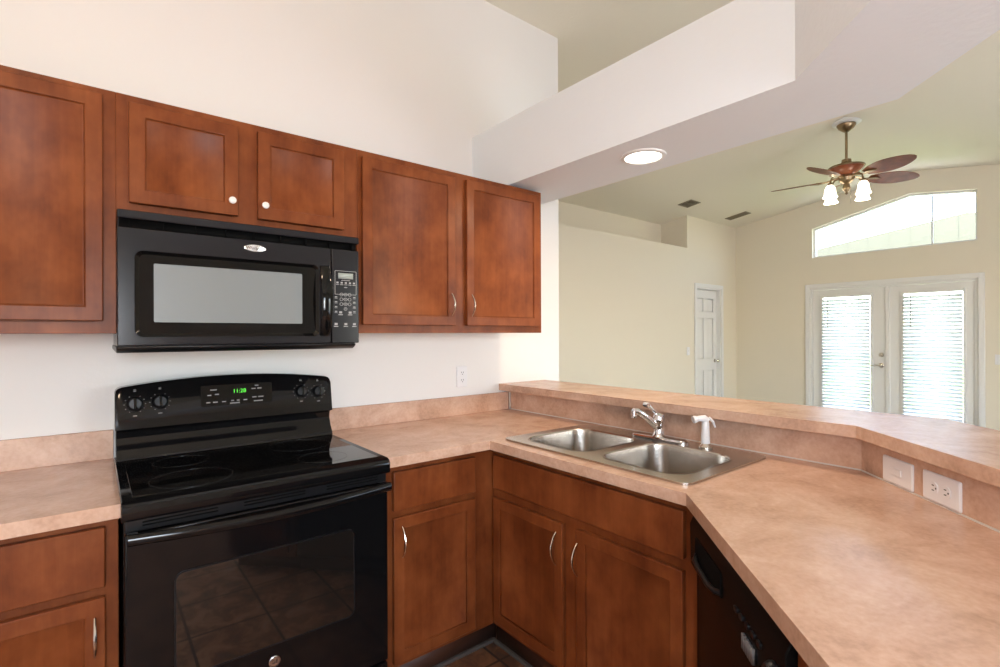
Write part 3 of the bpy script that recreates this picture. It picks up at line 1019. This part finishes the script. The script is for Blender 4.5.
for k in range(5):
    dash(.728 + .0165 * k, 1.5665, .008, .006)
    dash(.728 + .0165 * k, 1.559, .012, .002)
dash(PX, 1.576, .034, .002)
dash(PX, 1.549, .012, .003)
for r in range(4):
    for c in range(3):
        if r == 3 and c != 1:
            continue
        cx, cy = .743 + .0165 * c, 1.521 - r * .0185
        pm.plate([(cx + .0065 * cos(2 * pi * i / 14), cy + .0065 * sin(2 * pi * i / 14)) for i in range(14)],
                 [[(cx + .0052 * cos(2 * pi * i / 14), cy + .0052 * sin(2 * pi * i / 14)) for i in range(14)]], MY - .0008, MY + .001, lambda u, v, w: (u, w, v))
for r in range(4):
    for x in (.722, .795):
        dash(x, 1.511 - r * .0185, .009, .0035)
        dash(x, 1.506 - r * .0185, .011, .0015)
for x, z in ((.740, 1.452), (.778, 1.452), (.722, 1.407), (.7605, 1.407), (.795, 1.407)):
    dash(x, z, .011, .008)
    dash(x, z - .009, .017, .003)
pm.build('lettering', m_mark, cpn)
for r in range(4):
    text(['123', '456', '789', '0'][r], .0085, face_to_kitchen(PX - .0005, MY - .0006, 1.521 - r * .0185), m_mark, 'keypad_digits', cpn, .0002, 1.9)

# ------------------------------------------------------------------ recessed lamp in the soffit
t = thing('recessed_light', 'round lit recessed light in the soffit above the bar', 'light', (1.892, 1.338, SB))
MB().lathe((1.892, 1.338, SB - .0005), [(.098, 0), (.096, -.005), (.080, -.008), (.076, -.002)], n=40, cap0=False, cap1=False).build('trim_ring', m_trim, t)
MB().lathe((1.892, 1.338, SB - .001), [(.077, 0), (.076, -.003), (.05, -.006), (.004, -.007)], n=40).build('lens', m_can, t)

# ------------------------------------------------------------------ ceiling vents
for (cx, cy, w, l, lab) in ((6.265, 3.70, .24, .20, 'square air vent in the ceiling above the plant ledge corner'), (7.52, 3.65, .17, .32, 'long two-slot air vent in the ceiling nearest the far wall')):
    zc = cz(cy)
    a = math.atan(SL)
    XV = Matrix.Translation((cx, cy, zc - .001)) @ Matrix.Rotation(-a, 4, 'X')
    t = thing('ceiling_vent', lab, 'vent', (cx, cy, zc - .001), group='ceiling vents')
    MB(XV).plate([(-w / 2, -l / 2), (w / 2, -l / 2), (w / 2, l / 2), (-w / 2, l / 2)], [[(-w / 2 + .02, -l / 2 + .02), (w / 2 - .02, -l / 2 + .02), (w / 2 - .02, l / 2 - .02), (-w / 2 + .02, l / 2 - .02)]],
                 -.008, -.001).build('frame', m_vent, t, .001)
    MB(XV).box(-w / 2 + .019, w / 2 - .019, -l / 2 + .019, l / 2 - .019, -.003, -.0012).build('duct', m_ventd, t)
    s = MB(XV)
    s.box(-w / 2 + .02, w / 2 - .02, -.006, .006, -.009, -.003) if w > .2 else s.box(-.008, .008, -l / 2 + .02, l / 2 - .02, -.009, -.003)
    nsl = 7
    for k in range(nsl):
        if w > .2:
            y = -l / 2 + .035 + k * (l - .07) / (nsl - 1)
            s.box(-w / 2 + .02, w / 2 - .02, y - .0015, y + .0015, -.010, -.003)
        else:
            x = -w / 2 + .035 + k * (w - .07) / (nsl - 1)
            s.box(x - .0015, x + .0015, -l / 2 + .02, l / 2 - .02, -.010, -.003)
    s.build('louvre', m_vent, t)

# ------------------------------------------------------------------ ceiling fan
FX, FYY = 5.72, 1.71
t = thing('ceiling_fan', 'ceiling fan with dark leaf-shaped blades and lit glass shades', 'fan', (FX, FYY, RZ))
MB().lathe((FX, FYY, RZ - .0005), [(.13, 0), (.13, -.012), (.115, -.022), (.09, -.028), (.05, -.030)], n=36).build('medallion', m_trim, t)
MB().lathe((FX, FYY, RZ - .030), [(.080, 0), (.080, -.010), (.066, -.035), (.034, -.062), (.016, -.074)]).build('canopy', m_brass, t)
MB().lathe((FX, FYY, RZ - .07), [(.012, 0), (.012, -.30)], n=14).build('downrod', m_brass, t)
ZH = 2.985
MB().lathe((FX, FYY, ZH), [(.028, .075), (.040, .070), (.042, .045), (.030, .035), (.060, .022), (.115, .014), (.150, .004), (.156, -.004), (.150, -.012)], n=32).build('collar', m_brass, t)
MB().lathe((FX, FYY, ZH), [(.144, -.006), (.143, -.014), (.132, -.035), (.105, -.060), (.070, -.078), (.060, -.085)], n=32).build('motor', m_motor, t)
MB().lathe((FX, FYY, ZH - .085), [(.062, 0), (.070, -.020), (.062, -.050), (.040, -.070), (.024, -.080), (.030, -.105), (.034, -.125), (.020, -.150), (.010, -.165), (.014, -.175), (.004, -.185)], n=28).build('light_kit', m_brass, t)
ZBL = ZH - .115
bl_mesh = None
for k in range(5):
    a = radians(100 - 72 * k)
    A = Matrix.Translation((FX, FYY, ZBL)) @ Matrix.Rotation(a, 4, 'Z')
    Bm = A @ Matrix.Rotation(radians(-16), 4, 'X')
    b = MB(Bm)
    n = 22
    top = []
    for i in range(n + 1):
        s_ = i / n
        x = .20 + s_ * .46
        hw_ = .102 * (sin(pi * min(max((s_ * .90 + .075), 0), 1)) ** .62)
        if i == n:
            hw_ = .012
        top.append((x, hw_))
    poly = [(x, h) for x, h in top] + [(x, -h) for x, h in reversed(top)]
    b.plate(poly, [], -.003, .003)
    bd = b.build('blade', m_blade, t, .001)
    ar = MB(A)
    ar.tube([(.055, 0, .022), (.10, 0, .014), (.16, 0, -.002), (.24, 0, -.006)], [.010, .009, .008, .007], 8)
    ar.plate([(.18, -.015), (.24, -.045), (.29, -.020), (.31, 0), (.29, .020), (.24, .045), (.18, .015)], [], -.0085, -.0045)
    ar.build('blade_arm', m_brass, bd)
for k in range(4):
    a = radians(61.7 + 90 * k)
    dx, dy = cos(a), sin(a)
    P = lambda r, z: (FX + dx * r, FYY + dy * r, ZH + z)
    am = MB()
    am.tube([P(.045, -.125), P(.085, -.095), P(.135, -.095), P(.170, -.125), P(.185, -.165)], .007, 8)
    am.lathe(P(.185, -.165), [(.012, 0), (.022, -.008), (.024, -.026)], n=16)
    am = am.build('lamp_arm', m_brass, t)
    MB().lathe(P(.185, -.190), [(.022, 0), (.034, -.014), (.045, -.040), (.048, -.070), (.052, -.095), (.064, -.118), (.062, -.118), (.050, -.094), (.045, -.070), (.042, -.040), (.030, -.016), (.012, -.006)],
               n=26, cap0=False, cap1=False).build('lamp_shade', m_shade, am)
    l = lamp('fan_bulb', 'POINT', P(.185, -.245), 8.5, (1.0, .86, .58), shadow_soft_size=.03)
MB().tube([(FX + .02, FYY - .03, ZH - .20), (FX + .02, FYY - .03, ZH - .36)], .0018, 6).build('pull_chain', m_nickel, t)

# ------------------------------------------------------------------ kitchen ceiling light (out of the frame)
t = thing('ceiling_light', 'round brass and white kitchen ceiling light fixture', 'light', (-.60, .30, cz(.30)))
MB().lathe((-.60, .30, cz(.30) + .02), [(.03, 0), (.15, -.03), (.16, -.06), (.14, -.075), (.02, -.080)], n=36).build('ceiling_plate', m_brass, t)
MB().lathe((-.60, .30, cz(.30) - .06), [(.012, 0), (.012, -.05), (.004, -.06)], n=12).build('stem', m_brass, t)
